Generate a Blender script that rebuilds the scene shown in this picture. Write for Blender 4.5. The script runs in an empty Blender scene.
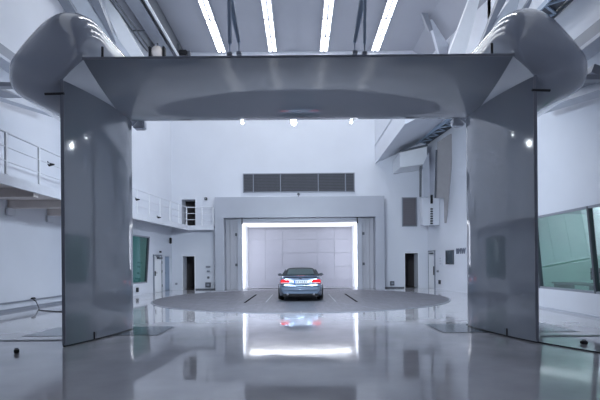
import bpy, bmesh, math, random
from mathutils import Vector, Matrix
random.seed(7)
PI = math.pi
scene = bpy.context.scene
C = scene.collection

# ------------------------------------------------------------------ camera
F = 440.0; HOR = 264.0; EYE = 1.5; ROLL = 0.0085
cam_d = bpy.data.cameras.new('camera')
cam_d.sensor_width = 36; cam_d.lens = 36*F/600; cam_d.shift_y = (HOR-200)/600
cam_d.clip_start = 0.05; cam_d.clip_end = 200
cam = bpy.data.objects.new('camera', cam_d); C.objects.link(cam)
cam.matrix_world = Matrix.Translation((0, 0, EYE)) @ Matrix.Rotation(PI/2, 4, 'X') @ Matrix.Rotation(-ROLL, 4, 'Z')
scene.camera = cam

# ------------------------------------------------------------------ world, exposure
w = bpy.data.worlds.new('world'); scene.world = w; w.use_nodes = True
w.node_tree.nodes['Background'].inputs[0].default_value = (0.62, 0.72, 1.0, 1)
w.node_tree.nodes['Background'].inputs[1].default_value = 0.3
vs = scene.view_settings
scene.display_settings.display_device = 'sRGB'
vs.view_transform = 'Standard'; vs.look = 'None'; vs.gamma = 1; vs.use_curve_mapping = False
vs.exposure = 0.42

def area(name, loc, size, energy, color=(1, 1, 1), target=None, spread=PI, sy=None):
    d = bpy.data.lights.new(name, 'AREA'); d.energy = energy; d.color = color; d.size = size
    if sy: d.shape = 'RECTANGLE'; d.size_y = sy
    d.spread = spread
    o = bpy.data.objects.new(name, d); C.objects.link(o); o.location = loc
    if target is not None:
        o.rotation_euler = (Vector(target)-Vector(loc)).to_track_quat('-Z', 'Y').to_euler()
    return o

LAMP_TUBE = 13.0        # radiance of the ceiling tubes
SPOT_W = 210.0          # each lamp on the rear edge of the top flap
# lamps hung on the rear edge of the top flap, shining on turntable and rear walls
SPOTS = [(-1.36, 10.72, 4.985), (-0.12, 10.72, 4.985), (1.27, 10.72, 4.985)]
for i, p in enumerate(SPOTS):
    area('flap_lamp_light', (p[0], p[1]+0.05, p[2]-0.02), 0.12, SPOT_W*(1.3 if i == 1 else 1), (0.74, 0.86, 1.0), (p[0]*1.6, 26, 2.6))
# strip lights just inside the tunnel mouth (behind its frame)
area('tunnel_light', (0, 27.1, 3.92), 6.2, 85, (0.86, 0.9, 1.0), (0, 27.2, 0), sy=0.25)
for s in (-1, 1):
    area('tunnel_side_light', (s*3.1, 26.78, 2.0), 0.25, 60, (0.86, 0.9, 1.0), (s*3.9, 27.6, 2.0), sy=3.6)
# broad area lights over both side aisles, above the bracing (out of frame)
for s in (-1, 1):
    area('aisle_light', (s*6.6, 4.0, 12.3), 2.4, 50, (0.84, 0.9, 1.0), (s*6.6, 4.0, 0), sy=16)
# dim light in the control room
for y in (10.6, 15.6):
    d = bpy.data.lights.new('control_room_light', 'POINT'); d.energy = 34; d.color = (0.8, 1.0, 0.95); d.shadow_soft_size = 0.04
    o = bpy.data.objects.new('control_room_light', d); C.objects.link(o); o.location = (11.2, y, 3.25)

def P(px, py, D):
    x = px-ROLL*(py-HOR); y = py+ROLL*(px-300)
    return Vector(((x-300)/F*D, D, EYE+(HOR-y)/F*D))

# ------------------------------------------------------------------ materials
def mat(name, col, rough=0.6, metal=0.0, noise=0.04, scale=3.0, bump=0.0, bscale=40, spec=0.5, coat=0.0, rvar=0.0, stretch=None, emit=0.0):
    m = bpy.data.materials.new(name); m.use_nodes = True
    nt = m.node_tree; b = nt.nodes['Principled BSDF']
    b.inputs['Roughness'].default_value = rough; b.inputs['Metallic'].default_value = metal
    b.inputs['Specular IOR Level'].default_value = spec
    b.inputs['Coat Weight'].default_value = coat; b.inputs['Coat Roughness'].default_value = 0.04
    tc = nt.nodes.new('ShaderNodeTexCoord'); mp = nt.nodes.new('ShaderNodeMapping')
    nt.links.new(tc.outputs['Object'], mp.inputs[0])
    if stretch: mp.inputs['Scale'].default_value = stretch
    n = nt.nodes.new('ShaderNodeTexNoise'); n.inputs['Scale'].default_value = scale; n.inputs['Detail'].default_value = 5
    nt.links.new(mp.outputs[0], n.inputs['Vector'])
    r = nt.nodes.new('ShaderNodeValToRGB')
    r.color_ramp.elements[0].position = 0.3; r.color_ramp.elements[1].position = 0.7
    r.color_ramp.elements[0].color = tuple(max(0, c*(1-noise)) for c in col)+(1,)
    r.color_ramp.elements[1].color = tuple(min(1, c*(1+noise)) for c in col)+(1,)
    nt.links.new(n.outputs[0], r.inputs[0]); nt.links.new(r.outputs[0], b.inputs['Base Color'])
    if rvar:
        mr = nt.nodes.new('ShaderNodeMapRange'); mr.inputs['From Min'].default_value = 0.3; mr.inputs['From Max'].default_value = 0.7
        mr.inputs['To Min'].default_value = max(0, rough-rvar); mr.inputs['To Max'].default_value = rough+rvar
        nt.links.new(n.outputs[0], mr.inputs[0]); nt.links.new(mr.outputs[0], b.inputs['Roughness'])
    if bump:
        n2 = nt.nodes.new('ShaderNodeTexNoise'); n2.inputs['Scale'].default_value = bscale; n2.inputs['Detail'].default_value = 2
        nt.links.new(mp.outputs[0], n2.inputs['Vector'])
        bp = nt.nodes.new('ShaderNodeBump'); bp.inputs['Strength'].default_value = bump; bp.inputs['Distance'].default_value = 0.02
        nt.links.new(n2.outputs[0], bp.inputs['Height']); nt.links.new(bp.outputs[0], b.inputs['Normal'])
    if emit:
        b.inputs['Emission Color'].default_value = tuple(col)+(1,); b.inputs['Emission Strength'].default_value = emit
    return m

M = {}
M['wall'] = mat('wall_paint', (0.69, 0.715, 0.78), 0.5, noise=0.025, scale=0.6)
M['side_wall'] = mat('side_wall_paint', (0.58, 0.60, 0.68), 0.5, noise=0.03, scale=0.5)
M['ceiling'] = mat('ceiling_paint', (0.38, 0.39, 0.44), 0.7, noise=0.03, scale=0.5)
M['floor'] = mat('epoxy_floor', (0.50, 0.50, 0.54), 0.08, noise=0.15, scale=0.8, bump=0.06, bscale=2.2, spec=0.8, coat=0.35, rvar=0.05)
M['disc'] = mat('turntable_steel', (0.15, 0.15, 0.175), 0.55, noise=0.14, scale=1.2, stretch=(6, 1, 1), spec=0.28)
M['belt'] = mat('belt_steel', (0.11, 0.12, 0.145), 0.45, metal=0.0, spec=0.2, noise=0.1, scale=2, stretch=(8, 1, 1))
M['slot'] = mat('slot_black', (0.008, 0.008, 0.01), 1.0, spec=0.0)
M['dark'] = mat('dark_gap', (0.02, 0.02, 0.025), 0.6)
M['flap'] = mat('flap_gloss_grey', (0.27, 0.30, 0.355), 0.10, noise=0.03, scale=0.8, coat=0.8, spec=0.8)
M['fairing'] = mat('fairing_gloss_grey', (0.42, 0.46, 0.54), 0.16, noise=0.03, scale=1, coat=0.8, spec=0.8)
M['portal'] = mat('portal_grey', (0.42, 0.44, 0.50), 0.4, noise=0.03, scale=0.8)
M['liner'] = mat('portal_liner', (0.44, 0.45, 0.50), 0.45, noise=0.03, scale=0.8)
M['panel'] = mat('tunnel_panel', (0.25, 0.25, 0.29), 0.5, noise=0.02, scale=0.8)
M['white'] = mat('white_lacquer', (0.80, 0.82, 0.86), 0.4, noise=0.02)
M['steelw'] = mat('pale_steel', (0.50, 0.53, 0.60), 0.4, noise=0.04)
M['steelg'] = mat('grey_steel', (0.26, 0.28, 0.33), 0.4, noise=0.05)
M['steeld'] = mat('dark_steel', (0.09, 0.10, 0.12), 0.45, noise=0.05)
M['black'] = mat('black_plastic', (0.012, 0.012, 0.015), 0.4)
M['blue'] = mat('pale_blue_paint', (0.32, 0.40, 0.52), 0.4)
M['louver'] = mat('louver_grey', (0.13, 0.135, 0.155), 0.5)
M['grille'] = mat('grille_brown_grey', (0.17, 0.16, 0.18), 0.6)
M['dim'] = mat('corridor_shade', (0.10, 0.09, 0.09), 0.7)  # dark colour stands in for the missing light in the corridors
M['bluedoor'] = mat('blue_grey_door', (0.30, 0.38, 0.50), 0.5)
M['plate'] = mat('floor_plate_steel', (0.19, 0.23, 0.27), 0.14, metal=0.3, noise=0.08, scale=2, spec=0.7)
M['balcony'] = mat('balcony_paint', (0.66, 0.68, 0.74), 0.4)
M['beige'] = mat('beige_soffit', (0.66, 0.61, 0.59), 0.6)
M['hang'] = mat('shade_panel_grey', (0.33, 0.32, 0.33), 0.7)
M['carpaint'] = mat('car_paint_blue', (0.23, 0.30, 0.41), 0.26, metal=0.45, noise=0.01, coat=1.0)
M['cloth'] = mat('black_soft_top', (0.012, 0.016, 0.022), 0.75, bump=0.1, bscale=200)
M['tyre'] = mat('tyre_rubber', (0.015, 0.015, 0.017), 0.75)
M['alloy'] = mat('alloy', (0.55, 0.56, 0.6), 0.25, metal=1)
M['chrome'] = mat('chrome', (0.8, 0.82, 0.85), 0.1, metal=1)
M['red'] = mat('red_lens', (0.75, 0.02, 0.03), 0.15, coat=0.3, emit=0.3)
M['clear'] = mat('clear_lens', (0.8, 0.8, 0.82), 0.1, coat=1)
M['carglass'] = mat('tinted_glass', (0.02, 0.045, 0.05), 0.08, coat=0.0, spec=0.25)
M['platew'] = mat('number_plate_white', (0.8, 0.85, 0.9), 0.35)
M['plateb'] = mat('number_plate_blue', (0.03, 0.15, 0.6), 0.35)
M['text'] = mat('grey_lettering', (0.17, 0.19, 0.25), 0.6)
M['screen'] = mat('dark_board', (0.03, 0.045, 0.06), 0.25)
M['desk'] = mat('desk_grey', (0.25, 0.27, 0.27), 0.5)

def emis(name, col, st):
    m = bpy.data.materials.new(name); m.use_nodes = True; nt = m.node_tree
    for n in list(nt.nodes):
        if n.type == 'BSDF_PRINCIPLED': nt.nodes.remove(n)
    e = nt.nodes.new('ShaderNodeEmission'); e.inputs[0].default_value = col+(1,); e.inputs[1].default_value = st
    nt.links.new(e.outputs[0], nt.nodes['Material Output'].inputs[0]); return m
M['tube'] = emis('lit_tube', (0.93, 0.96, 1.0), LAMP_TUBE)
M['bulb'] = emis('lit_bulb', (0.85, 0.93, 1.0), 40)
M['smallbulb'] = emis('lit_small_bulb', (0.85, 0.93, 1.0), 14)
M['marker'] = emis('lit_marker', (0.85, 0.93, 1.0), 3)
M['strip'] = emis('lining_glow', (0.86, 0.90, 1.0), 1.1)  # glow put over the tunnel ceiling lining

def glass(name, tint, refl):
    m = bpy.data.materials.new(name); m.use_nodes = True; nt = m.node_tree
    for n in list(nt.nodes):
        if n.type == 'BSDF_PRINCIPLED': nt.nodes.remove(n)
    t = nt.nodes.new('ShaderNodeBsdfTransparent'); t.inputs[0].default_value = tint+(1,)
    g = nt.nodes.new('ShaderNodeBsdfGlossy'); g.inputs['Roughness'].default_value = 0.02
    g.inputs[0].default_value = (0.85, 0.95, 0.97, 1)
    f = nt.nodes.new('ShaderNodeFresnel'); f.inputs[0].default_value = 1.5
    a = nt.nodes.new('ShaderNodeMath'); a.operation = 'ADD'; a.inputs[1].default_value = refl; a.use_clamp = True
    mx = nt.nodes.new('ShaderNodeMixShader')
    ge = nt.nodes.new('ShaderNodeNewGeometry'); iv = nt.nodes.new('ShaderNodeMath'); iv.operation = 'SUBTRACT'; iv.inputs[0].default_value = 1
    ml = nt.nodes.new('ShaderNodeMath'); ml.operation = 'MULTIPLY'       # reflect once, on the outer face of the pane
    nt.links.new(ge.outputs['Backfacing'], iv.inputs[1]); nt.links.new(a.outputs[0], ml.inputs[0]); nt.links.new(iv.outputs[0], ml.inputs[1])
    nt.links.new(f.outputs[0], a.inputs[0]); nt.links.new(ml.outputs[0], mx.inputs[0])
    nt.links.new(t.outputs[0], mx.inputs[1]); nt.links.new(g.outputs[0], mx.inputs[2])
    nt.links.new(mx.outputs[0], nt.nodes['Material Output'].inputs[0]); return m
M['glassdark'] = glass('dark_green_glass', (0.35, 0.62, 0.55), 0.06)
M['glass'] = glass('green_tinted_glass', (0.80, 0.92, 0.90), 0.26)

# ------------------------------------------------------------------ mesh helpers
def link(name, bm, m, parent=None, smooth=False, loc=None):
    me = bpy.data.meshes.new(name); bm.normal_update(); bm.to_mesh(me); bm.free()
    me.materials.append(M[m] if isinstance(m, str) else m)
    if smooth:
        for p in me.polygons: p.use_smooth = True
    o = bpy.data.objects.new(name, me); C.objects.link(o)
    if parent: o.parent = parent
    if loc is not None: o.location = loc
    return o
def tag(o, label=None, cat=None, group=None, kind=None):
    if label: o['label'] = label
    if cat: o['category'] = cat
    if group: o['group'] = group
    if kind: o['kind'] = kind
    return o
def empty(name, loc=(0, 0, 0), rz=0, label=None, cat=None, group=None, kind=None):
    o = bpy.data.objects.new(name, None); C.objects.link(o); o.location = loc; o.rotation_euler = (0, 0, rz)
    return tag(o, label, cat, group, kind)
def BM(): return bmesh.new()
def box(bm, c, s, rz=0, bev=0.0, rot=None):
    t = bmesh.new(); bmesh.ops.create_cube(t, size=1)
    for v in t.verts: v.co = Vector((v.co.x*s[0], v.co.y*s[1], v.co.z*s[2]))
    if bev: bmesh.ops.bevel(t, geom=t.edges[:], offset=bev, segments=2, affect='EDGES')
    mt = Matrix.Translation(c) @ (rot if rot is not None else Matrix.Rotation(rz, 4, 'Z'))
    add(bm, t, mt); return bm
def add(bm, t, mt=None):
    vs_ = {}
    for v in t.verts: vs_[v] = bm.verts.new(mt @ v.co if mt is not None else v.co)
    for f in t.faces:
        try: bm.faces.new([vs_[v] for v in f.verts])
        except ValueError: pass
    t.free()
def box2(bm, a, b, bev=0.0):
    a = Vector(a); b = Vector(b); s = b-a
    return box(bm, (a+b)/2, (abs(s.x), abs(s.y), abs(s.z)), bev=bev)
def tube(bm, pts, r, n=8, cap=True, r2=None):
    pts = [Vector(p) for p in pts]; rings = []
    for i, p in enumerate(pts):
        d = (pts[min(i+1, len(pts)-1)]-pts[max(i-1, 0)]).normalized()
        up = Vector((0, 0, 1)) if abs(d.z) < 0.95 else Vector((1, 0, 0))
        u = d.cross(up).normalized(); v = u.cross(d)
        rr = r if r2 is None else r+(r2-r)*i/(len(pts)-1)
        rings.append([bm.verts.new(p+(u*math.cos(2*PI*k/n)+v*math.sin(2*PI*k/n))*rr) for k in range(n)])
    for a, b in zip(rings, rings[1:]):
        for k in range(n): bm.faces.new((a[k], a[(k+1) % n], b[(k+1) % n], b[k]))
    if cap: bm.faces.new(rings[0][::-1]); bm.faces.new(rings[-1])
    return bm
def bar(bm, p, q, wd, ht, wd2=None, ht2=None, up=Vector((0, 0, 1))):
    """straight (or tapered) box beam from p to q"""
    p = Vector(p); q = Vector(q); d = (q-p).normalized()
    u = d.cross(up).normalized(); v = u.cross(d).normalized()
    wd2 = wd if wd2 is None else wd2; ht2 = ht if ht2 is None else ht2
    R = []
    for c, a, b in ((p, wd, ht), (q, wd2, ht2)):
        R.append([bm.verts.new(c+u*sx*a/2+v*sz*b/2) for sx, sz in ((-1, -1), (1, -1), (1, 1), (-1, 1))])
    for k in range(4): bm.faces.new((R[0][k], R[0][(k+1) % 4], R[1][(k+1) % 4], R[1][k]))
    bm.faces.new(R[0][::-1]); bm.faces.new(R[1]); return bm
def prism(bm, poly, axis, a, b):
    """extrude a 2-D polygon; axis 'z': poly=(x,y); axis 'x': poly=(y,z); axis 'y': poly=(x,z)"""
    def mk(p, t):
        return {'z': (p[0], p[1], t), 'x': (t, p[0], p[1]), 'y': (p[0], t, p[1])}[axis]
    A = [bm.verts.new(mk(p, a)) for p in poly]; B = [bm.verts.new(mk(p, b)) for p in poly]
    n = len(poly)
    for i in range(n): bm.faces.new((A[i], A[(i+1) % n], B[(i+1) % n], B[i]))
    bm.faces.new(A[::-1]); bm.faces.new(B)
    bmesh.ops.recalc_face_normals(bm, faces=bm.faces[:]); return bm
def lathe(bm, prof, axis='z', n=32, c=(0, 0, 0)):
    c = Vector(c); rings = []
    for r, h in prof:
        ring = []
        for k in range(n):
            a = 2*PI*k/n; x, y = r*math.cos(a), r*math.sin(a)
            ring.append(bm.verts.new(c+(Vector((x, y, h)) if axis == 'z' else Vector((h, x, y)) if axis == 'x' else Vector((x, h, y)))))
        rings.append(ring)
    for a, b in zip(rings, rings[1:]):
        for k in range(n): bm.faces.new((a[k], a[(k+1) % n], b[(k+1) % n], b[k]))
    bm.faces.new(rings[0]); bm.faces.new(rings[-1])
    bmesh.ops.recalc_face_normals(bm, faces=bm.faces[:]); return bm
def wall_holes(bm, a, b, z0, z1, holes, th):
    """wall from a to b (x,y), thickness th on its right-hand side; holes = (s0,s1,z0,z1) along the wall"""
    a = Vector((a[0], a[1], 0)); b = Vector((b[0], b[1], 0)); L = (b-a).length; d = (b-a)/L
    nrm = Vector((d.y, -d.x, 0))
    S = sorted({0, L, *[h[0] for h in holes], *[h[1] for h in holes]}); Z = sorted({z0, z1, *[h[2] for h in holes], *[h[3] for h in holes]})
    def q(s, z, t): return a+d*s+nrm*t+Vector((0, 0, z))
    def quad(*p): bm.faces.new([bm.verts.new(x) for x in p])
    for i in range(len(S)-1):
        for j in range(len(Z)-1):
            sc, zc = (S[i]+S[i+1])/2, (Z[j]+Z[j+1])/2
            if any(h[0] < sc < h[1] and h[2] < zc < h[3] for h in holes): continue
            quad(q(S[i], Z[j], 0), q(S[i+1], Z[j], 0), q(S[i+1], Z[j+1], 0), q(S[i], Z[j+1], 0))
            quad(q(S[i], Z[j], th), q(S[i+1], Z[j], th), q(S[i+1], Z[j+1], th), q(S[i], Z[j+1], th))
    for s0, s1, h0, h1 in list(holes)+[(0, L, z0, z1)]:
        quad(q(s0, h0, 0), q(s1, h0, 0), q(s1, h0, th), q(s0, h0, th)); quad(q(s0, h1, 0), q(s1, h1, 0), q(s1, h1, th), q(s0, h1, th))
        quad(q(s0, h0, 0), q(s0, h1, 0), q(s0, h1, th), q(s0, h0, th)); quad(q(s1, h0, 0), q(s1, h1, 0), q(s1, h1, th), q(s1, h0, th))
    return bm

# ------------------------------------------------------------------ the hall
YB = 26.5; ZC = 14.3; YS = 18.2; YF = -6.0
TOE = 0.109; TA = math.atan(TOE)
def xw(y): return 8.05-TOE*(y-23.3)            # half width of the toed-in rear part
def wallp(s, y, z, off=0.0):                    # a point on the toed-in wall, off metres into the hall
    return Vector((s*(xw(y)-off*math.cos(TA)), y-off*math.sin(TA), z))

bm = BM(); box2(bm, (-12, YF, -0.3), (13, 31, 0)); tag(link('floor', bm, 'floor'), kind='structure')
# left wall: near part, step, toed-in part with window opening
bm = BM(); wall_holes(bm, (-9.7, YS), (-9.7, YF), 0, ZC, [], 0.3)
wall_holes(bm, (-xw(YS), YS), (-9.7, YS), 0, ZC, [], 0.3)
LL = math.hypot(xw(YS)-xw(YB), YB-YS)
def sL(y): return (YB-y)/math.cos(TA)
wl_holes = [(sL(23.15), sL(18.7), 0.58, 3.0), (sL(26.32), sL(25.45), 0.0, 2.02)]
wall_holes(bm, (-xw(YB), YB), (-xw(YS), YS), 0, ZC, wl_holes, 0.35)
wl = tag(link('wall_left', bm, 'wall'), kind='structure')
bm = BM(); wall_holes(bm, (7.85, YF), (7.85, YS), 0, ZC, [(9.0-YF, 17.2-YF, 0.64, 2.98)], 0.25)
wall_holes(bm, (7.85, YS), (xw(YS)+0.02, YS), 0, ZC, [], 0.3)
wall_holes(bm, (xw(YS), YS), (xw(YB), YB), 0, ZC, [], 0.35)
wr = tag(link('wall_right', bm, 'wall'), kind='structure')
# rear wall with the tunnel mouth, doorways, balcony door and vents
XB = xw(YB)
def hb(x0, x1, z0, z1): return (x0+XB, x1+XB, z0, z1)
RH = [hb(-3.67, 3.67, 0, 4.02), hb(-7.05, -6.35, 0, 2.03), hb(6.32, 7.1, 0, 2.1), hb(-7.1, -6.28, 3.8, 5.45)]
bm = BM(); wall_holes(bm, (XB, YB), (-XB, YB), 0, ZC, [(2*XB-h[1], 2*XB-h[0], h[2], h[3]) for h in RH], 0.9)
tag(link('wall_back', bm, 'wall'), kind='structure')
bm = BM(); wall_holes(bm, (-9.7, YF), (7.85, YF), 0, ZC, [], 0.3); tag(link('wall_front', bm, 'side_wall'), kind='structure')
# ceiling: flat middle with the sides folded down to the walls
bm = BM()
prism(bm, [(-12, ZC-1.9), (-9.2, ZC-1.2), (-6.9, ZC), (6.9, ZC), (8.6, ZC-1.2), (10, ZC-1.9), (10, ZC+0.4), (-12, ZC+0.4)], 'y', YF, YB+1.2)
tag(link('ceiling', bm, 'ceiling'), kind='structure')
# corridors behind the doorways
for nm, x0, x1, z0, z1 in (('wall_corridor', -8.6, -6.0, 0, 2.5), ('wall_corridor', 6.0, 8.6, 0, 2.5), ('wall_corridor', -8.6, -6.0, 3.79, 6.0)):
    bm = BM()
    for a, b in (((x0, YB+2.4, z0), (x1, YB+2.5, z1)), ((x0-.1, YB+.92, z0), (x0, YB+2.5, z1)), ((x1, YB+.92, z0), (x1+.1, YB+2.5, z1)),
                 ((x0, YB+.92, z1), (x1, YB+2.5, z1+.1)), ((x0, YB+.92, z0-.02), (x1, YB+2.5, z0+.01))): box2(bm, a, b)
    tag(link(nm, bm, 'dim'), kind='structure')

# tunnel portal: grey surround standing proud of the rear wall
yp = 25.55
por = empty('wall_portal', (0, 0, 0), kind='structure')
bm = BM(); box2(bm, (-4.93, yp, 4.22), (4.93, YB, 5.42), 0.01); link('header', bm, 'portal', por)
for s in (-1, 1):
    bm = BM(); box2(bm, (s*4.41, yp, 0), (s*4.93, YB, 4.219), 0.01); link('side_pier', bm, 'portal', por)
    for k in range(3):        # folded door leaves in the recess
        bm = BM(); x0 = 3.68+k*0.24; box2(bm, (s*x0, YB-0.32+0.04*(k % 2), 0.01), (s*(x0+0.232), YB-0.2+0.04*(k % 2), 4.2), 0.008)
        link('folded_leaf', bm, 'liner', por)
bm = BM(); box2(bm, (-3.67, YB-0.5, 4.02), (3.67, YB-0.05, 4.2), 0.01); link('inner_lintel', bm, 'portal', por)
for s in (-1, 1):
    bm = BM(); box2(bm, (s*3.42, YB-0.55, 0), (s*3.67, YB-0.1, 4.02), 0.01); link('inner_jamb', bm, 'portal', por)
    bm = BM(); box2(bm, (s*3.36, YB-0.62, 3.88), (s*3.42, YB-0.56, 4.22)); box2(bm, (s*3.36, YB-0.56, 3.9), (s*3.44, YB-0.5, 3.95)); link('latch', bm, 'black', por)
    for z in (3.2, 1.4):
        bm = BM(); box2(bm, (s*3.72, YB-0.42, z), (s*3.84, YB-0.30, z+0.16), 0.01); link('hinge', bm, 'steeld', por)
# tunnel chamber behind the mouth
yt = 29.3
tun = empty('wall_tunnel', kind='structure')
for s in (-1, 1):
    bm = BM(); box2(bm, (s*3.46, YB-0.08, 0), (s*3.66, yt, 4.02)); link('side_lining', bm, 'white', tun)
bm = BM(); box2(bm, (-3.66, YB-0.08, 4.0), (3.66, yt, 4.019)); link('ceiling_lining', bm, 'white', tun)
bm = BM(); box2(bm, (-3.4, YB+0.3, 3.96), (3.4, yt-0.1, 4.0), 0.01); link('glow_sheet', bm, 'strip', tun)  # glowing sheet added to make the ceiling lining look brightly lit
cols = [-3.45+6.9*i/6 for i in range(7)]; rows = [0.0, 0.42, 1.33, 2.24, 3.12, 4.0]
proto = {}
for i in range(6):
    for j in range(5):
        if j not in proto:
            bm = BM(); box(bm, (0, 0, 0), (6.9/6-0.012, 0.05, rows[j+1]-rows[j]-0.012), bev=0.006); o = link('panel', bm, 'panel', tun); proto[j] = o
        else:
            o = proto[j].copy(); C.objects.link(o)
        o.location = ((cols[i]+cols[i+1])/2, yt+0.02, (rows[j]+rows[j+1])/2)
bm = BM(); box2(bm, (-3.6, yt+0.05, 0), (3.6, yt+0.1, 4.05)); link('backing', bm, 'steelg', tun)
# small lamps over the mouth
for i, x in enumerate((-2.42, -0.03, 2.4)):
    t = empty('wall_lamp', (x, YB-0.62, 4.2), label=('small grey lamp over the tunnel mouth, on the side of the balcony', 'small grey lamp over the middle of the tunnel mouth', 'small grey lamp over the tunnel mouth, on the side of the vent tower')[i], cat='lamp', group='lamps over the tunnel mouth')
    bm = BM(); box(bm, (0, 0, 0.05), (0.26, 0.16, 0.09), bev=0.02); link('lamp_body', bm, 'steelw', t)
    bm = BM(); box(bm, (0, 0.05, -0.012), (0.05, 0.05, 0.03)); link('bracket', bm, 'steeld', t)
t = empty('wall_lamp', (-0.05, yp-0.06, 5.5), label='small dark lamp standing on the portal header below the long louvred vent', cat='lamp')
bm = BM(); tube(bm, [(0, 0.12, -0.08), (0, 0.12, 0.04), (0, 0, 0.10)], 0.03); link('lamp_stem', bm, 'steeld', t)
bm = BM(); lathe(bm, [(0.03, 0.12), (0.07, 0.08), (0.08, 0)], 'z', 12); link('lamp_shade', bm, 'steeld', t)

# ------------------------------------------------------------------ vents on the rear wall
def vent(name, x0, x1, z0, z1, n, mulls, m_slat, m_back, label, tilt=0.5):
    t = empty(name, ((x0+x1)/2, YB, (z0+z1)/2), label=label, cat='vent'); W, H = x1-x0, z1-z0
    bm = BM(); box(bm, (0, -0.015, 0), (W, 0.02, H)); link('backing', bm, m_back, t)
    bm = BM(); fr = 0.05
    for c, s in (((0, -0.06, H/2), (W+fr, 0.11, fr)), ((0, -0.06, -H/2), (W+fr, 0.11, fr)), ((-W/2, -0.06, 0), (fr, 0.11, H)), ((W/2, -0.06, 0), (fr, 0.11, H))): box(bm, c, s)
    link('frame', bm, 'steelg', t)
    for u in mulls:
        bm = BM(); box(bm, (u*W, -0.075, 0), (0.05, 0.1, H-0.05)); link('mullion', bm, 'steelg', t)
    first = None
    for k in range(n):
        z = -H/2+(k+0.5)*H/n
        if first is None:
            bm = BM(); box(bm, (0, 0, 0), (W-0.06, 0.012, H/n*0.8), rot=Matrix.Rotation(tilt, 4, 'X')); first = o = link('louver', bm, m_slat, t)
        else: o = first.copy(); C.objects.link(o)
        o.location = (0, -0.055, z)
    return t
vent('louver_vent', -3.36, 3.30, 5.83, 6.93, 12, (-0.165, 0.175, -0.41, 0.42), 'louver', 'dark', 'long dark louvred vent across the rear wall above the tunnel mouth')
vent('wall_grille', 6.18, 7.02, 3.72, 5.42, 16, (), 'grille', 'grille', 'upright brownish grey grille on the rear wall above the open doorway', 0.25)

# ------------------------------------------------------------------ doors and wall fittings
# rear wall door trims
for x0, x1, z1 in ((-7.05, -6.35, 2.03), (6.32, 7.1, 2.1)):
    bm = BM()
    for a, b in (((x0-.05, YB-.03, 0), (x0, YB+.05, z1+.05)), ((x1, YB-.03, 0), (x1+.05, YB+.05, z1+.05)), ((x0, YB-.03, z1), (x1, YB+.05, z1+.05))): box2(bm, a, b)
    tag(link('trim_1' if x0 < 0 else 'trim_2', bm, 'white'), kind='structure')
def on_wall(name, s, y, z, label, cat, group=None, kind=None):
    """Empty on a toed-in side wall: local x runs along the wall to the rear, local -y points into the hall"""
    p = wallp(s, y, z)
    e = empty(name, p, 0, label, cat, group, kind)
    d = Vector((-s*TOE, 1, 0)).normalized(); inn = Vector((-s, -TOE, 0)).normalized()
    m = Matrix.Identity(4)
    for i in range(3): m[i][0] = d[i]; m[i][1] = -inn[i]; m[i][2] = (0, 0, 1)[i]; m[i][3] = p[i]
    if s > 0:            # keep it right-handed: local x runs towards the camera
        for i in range(3): m[i][0] = -d[i]
    e.matrix_world = m
    return e
# left service door
d1 = on_wall('door_1', -1, 24.4, 0, None, None, kind='structure')
bm = BM(); box(bm, (0, -0.03, 1.0), (0.92, 0.05, 1.98), bev=0.005); link('door_leaf', bm, 'white', d1)
bm = BM()
for c, s in (((-0.49, -0.03, 1.02), (0.06, 0.09, 2.04)), ((0.49, -0.03, 1.02), (0.06, 0.09, 2.04)), ((0, -0.03, 2.05), (1.04, 0.09, 0.07))): box(bm, c, s)
link('door_frame', bm, 'steelg', d1)
bm = BM(); box(bm, (0.1, -0.12, 1.9), (0.55, 0.1, 0.09), bev=0.01); box(bm, (-0.2, -0.16, 1.97), (0.5, 0.03, 0.03)); link('door_closer', bm, 'steeld', d1)
bm = BM(); box(bm, (-0.40, -0.08, 1.05), (0.06, 0.05, 0.26)); tube(bm, [(-0.40, -0.09, 1.08), (-0.40, -0.14, 1.08), (-0.27, -0.14, 1.08)], 0.014); link('handle', bm, 'black', d1)
for z in (0.35, 1.15, 1.65):
    bm = BM(); tube(bm, [(0.46, -0.09, z-0.07), (0.46, -0.09, z+0.07)], 0.022); link('hinge', bm, 'black', d1)
# blue grey door in the recess next to it
d2 = on_wall('door_2', -1, 25.88, 0, None, None, kind='structure')
bm = BM(); box(bm, (0, 0.12, 1.0), (0.84, 0.05, 2.0), bev=0.005); link('door_leaf', bm, 'bluedoor', d2)
bm = BM(); tube(bm, [(-0.32, 0.09, 1.05), (-0.32, 0.05, 1.05), (-0.2, 0.05, 1.05)], 0.012); link('handle', bm, 'black', d2)
# right service door
d3 = on_wall('door_3', 1, 25.85, 0, None, None, kind='structure')
bm = BM(); box(bm, (0, -0.03, 1.08), (0.8, 0.05, 2.14), bev=0.005); link('door_leaf', bm, 'white', d3)
bm = BM()
for c, s in (((-0.43, -0.03, 1.1), (0.05, 0.09, 2.2)), ((0.43, -0.03, 1.1), (0.05, 0.09, 2.2)), ((0, -0.03, 2.2), (0.91, 0.09, 0.05))): box(bm, c, s)
link('door_frame', bm, 'steelg', d3)
bm = BM(); box(bm, (0.12, -0.12, 2.06), (0.5, 0.09, 0.08), bev=0.01); link('door_closer', bm, 'steeld', d3)
bm = BM(); box(bm, (0.44, -0.1, 1.05), (0.06, 0.06, 0.5), bev=0.01); link('panic_handle', bm, 'black', d3)

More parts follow.
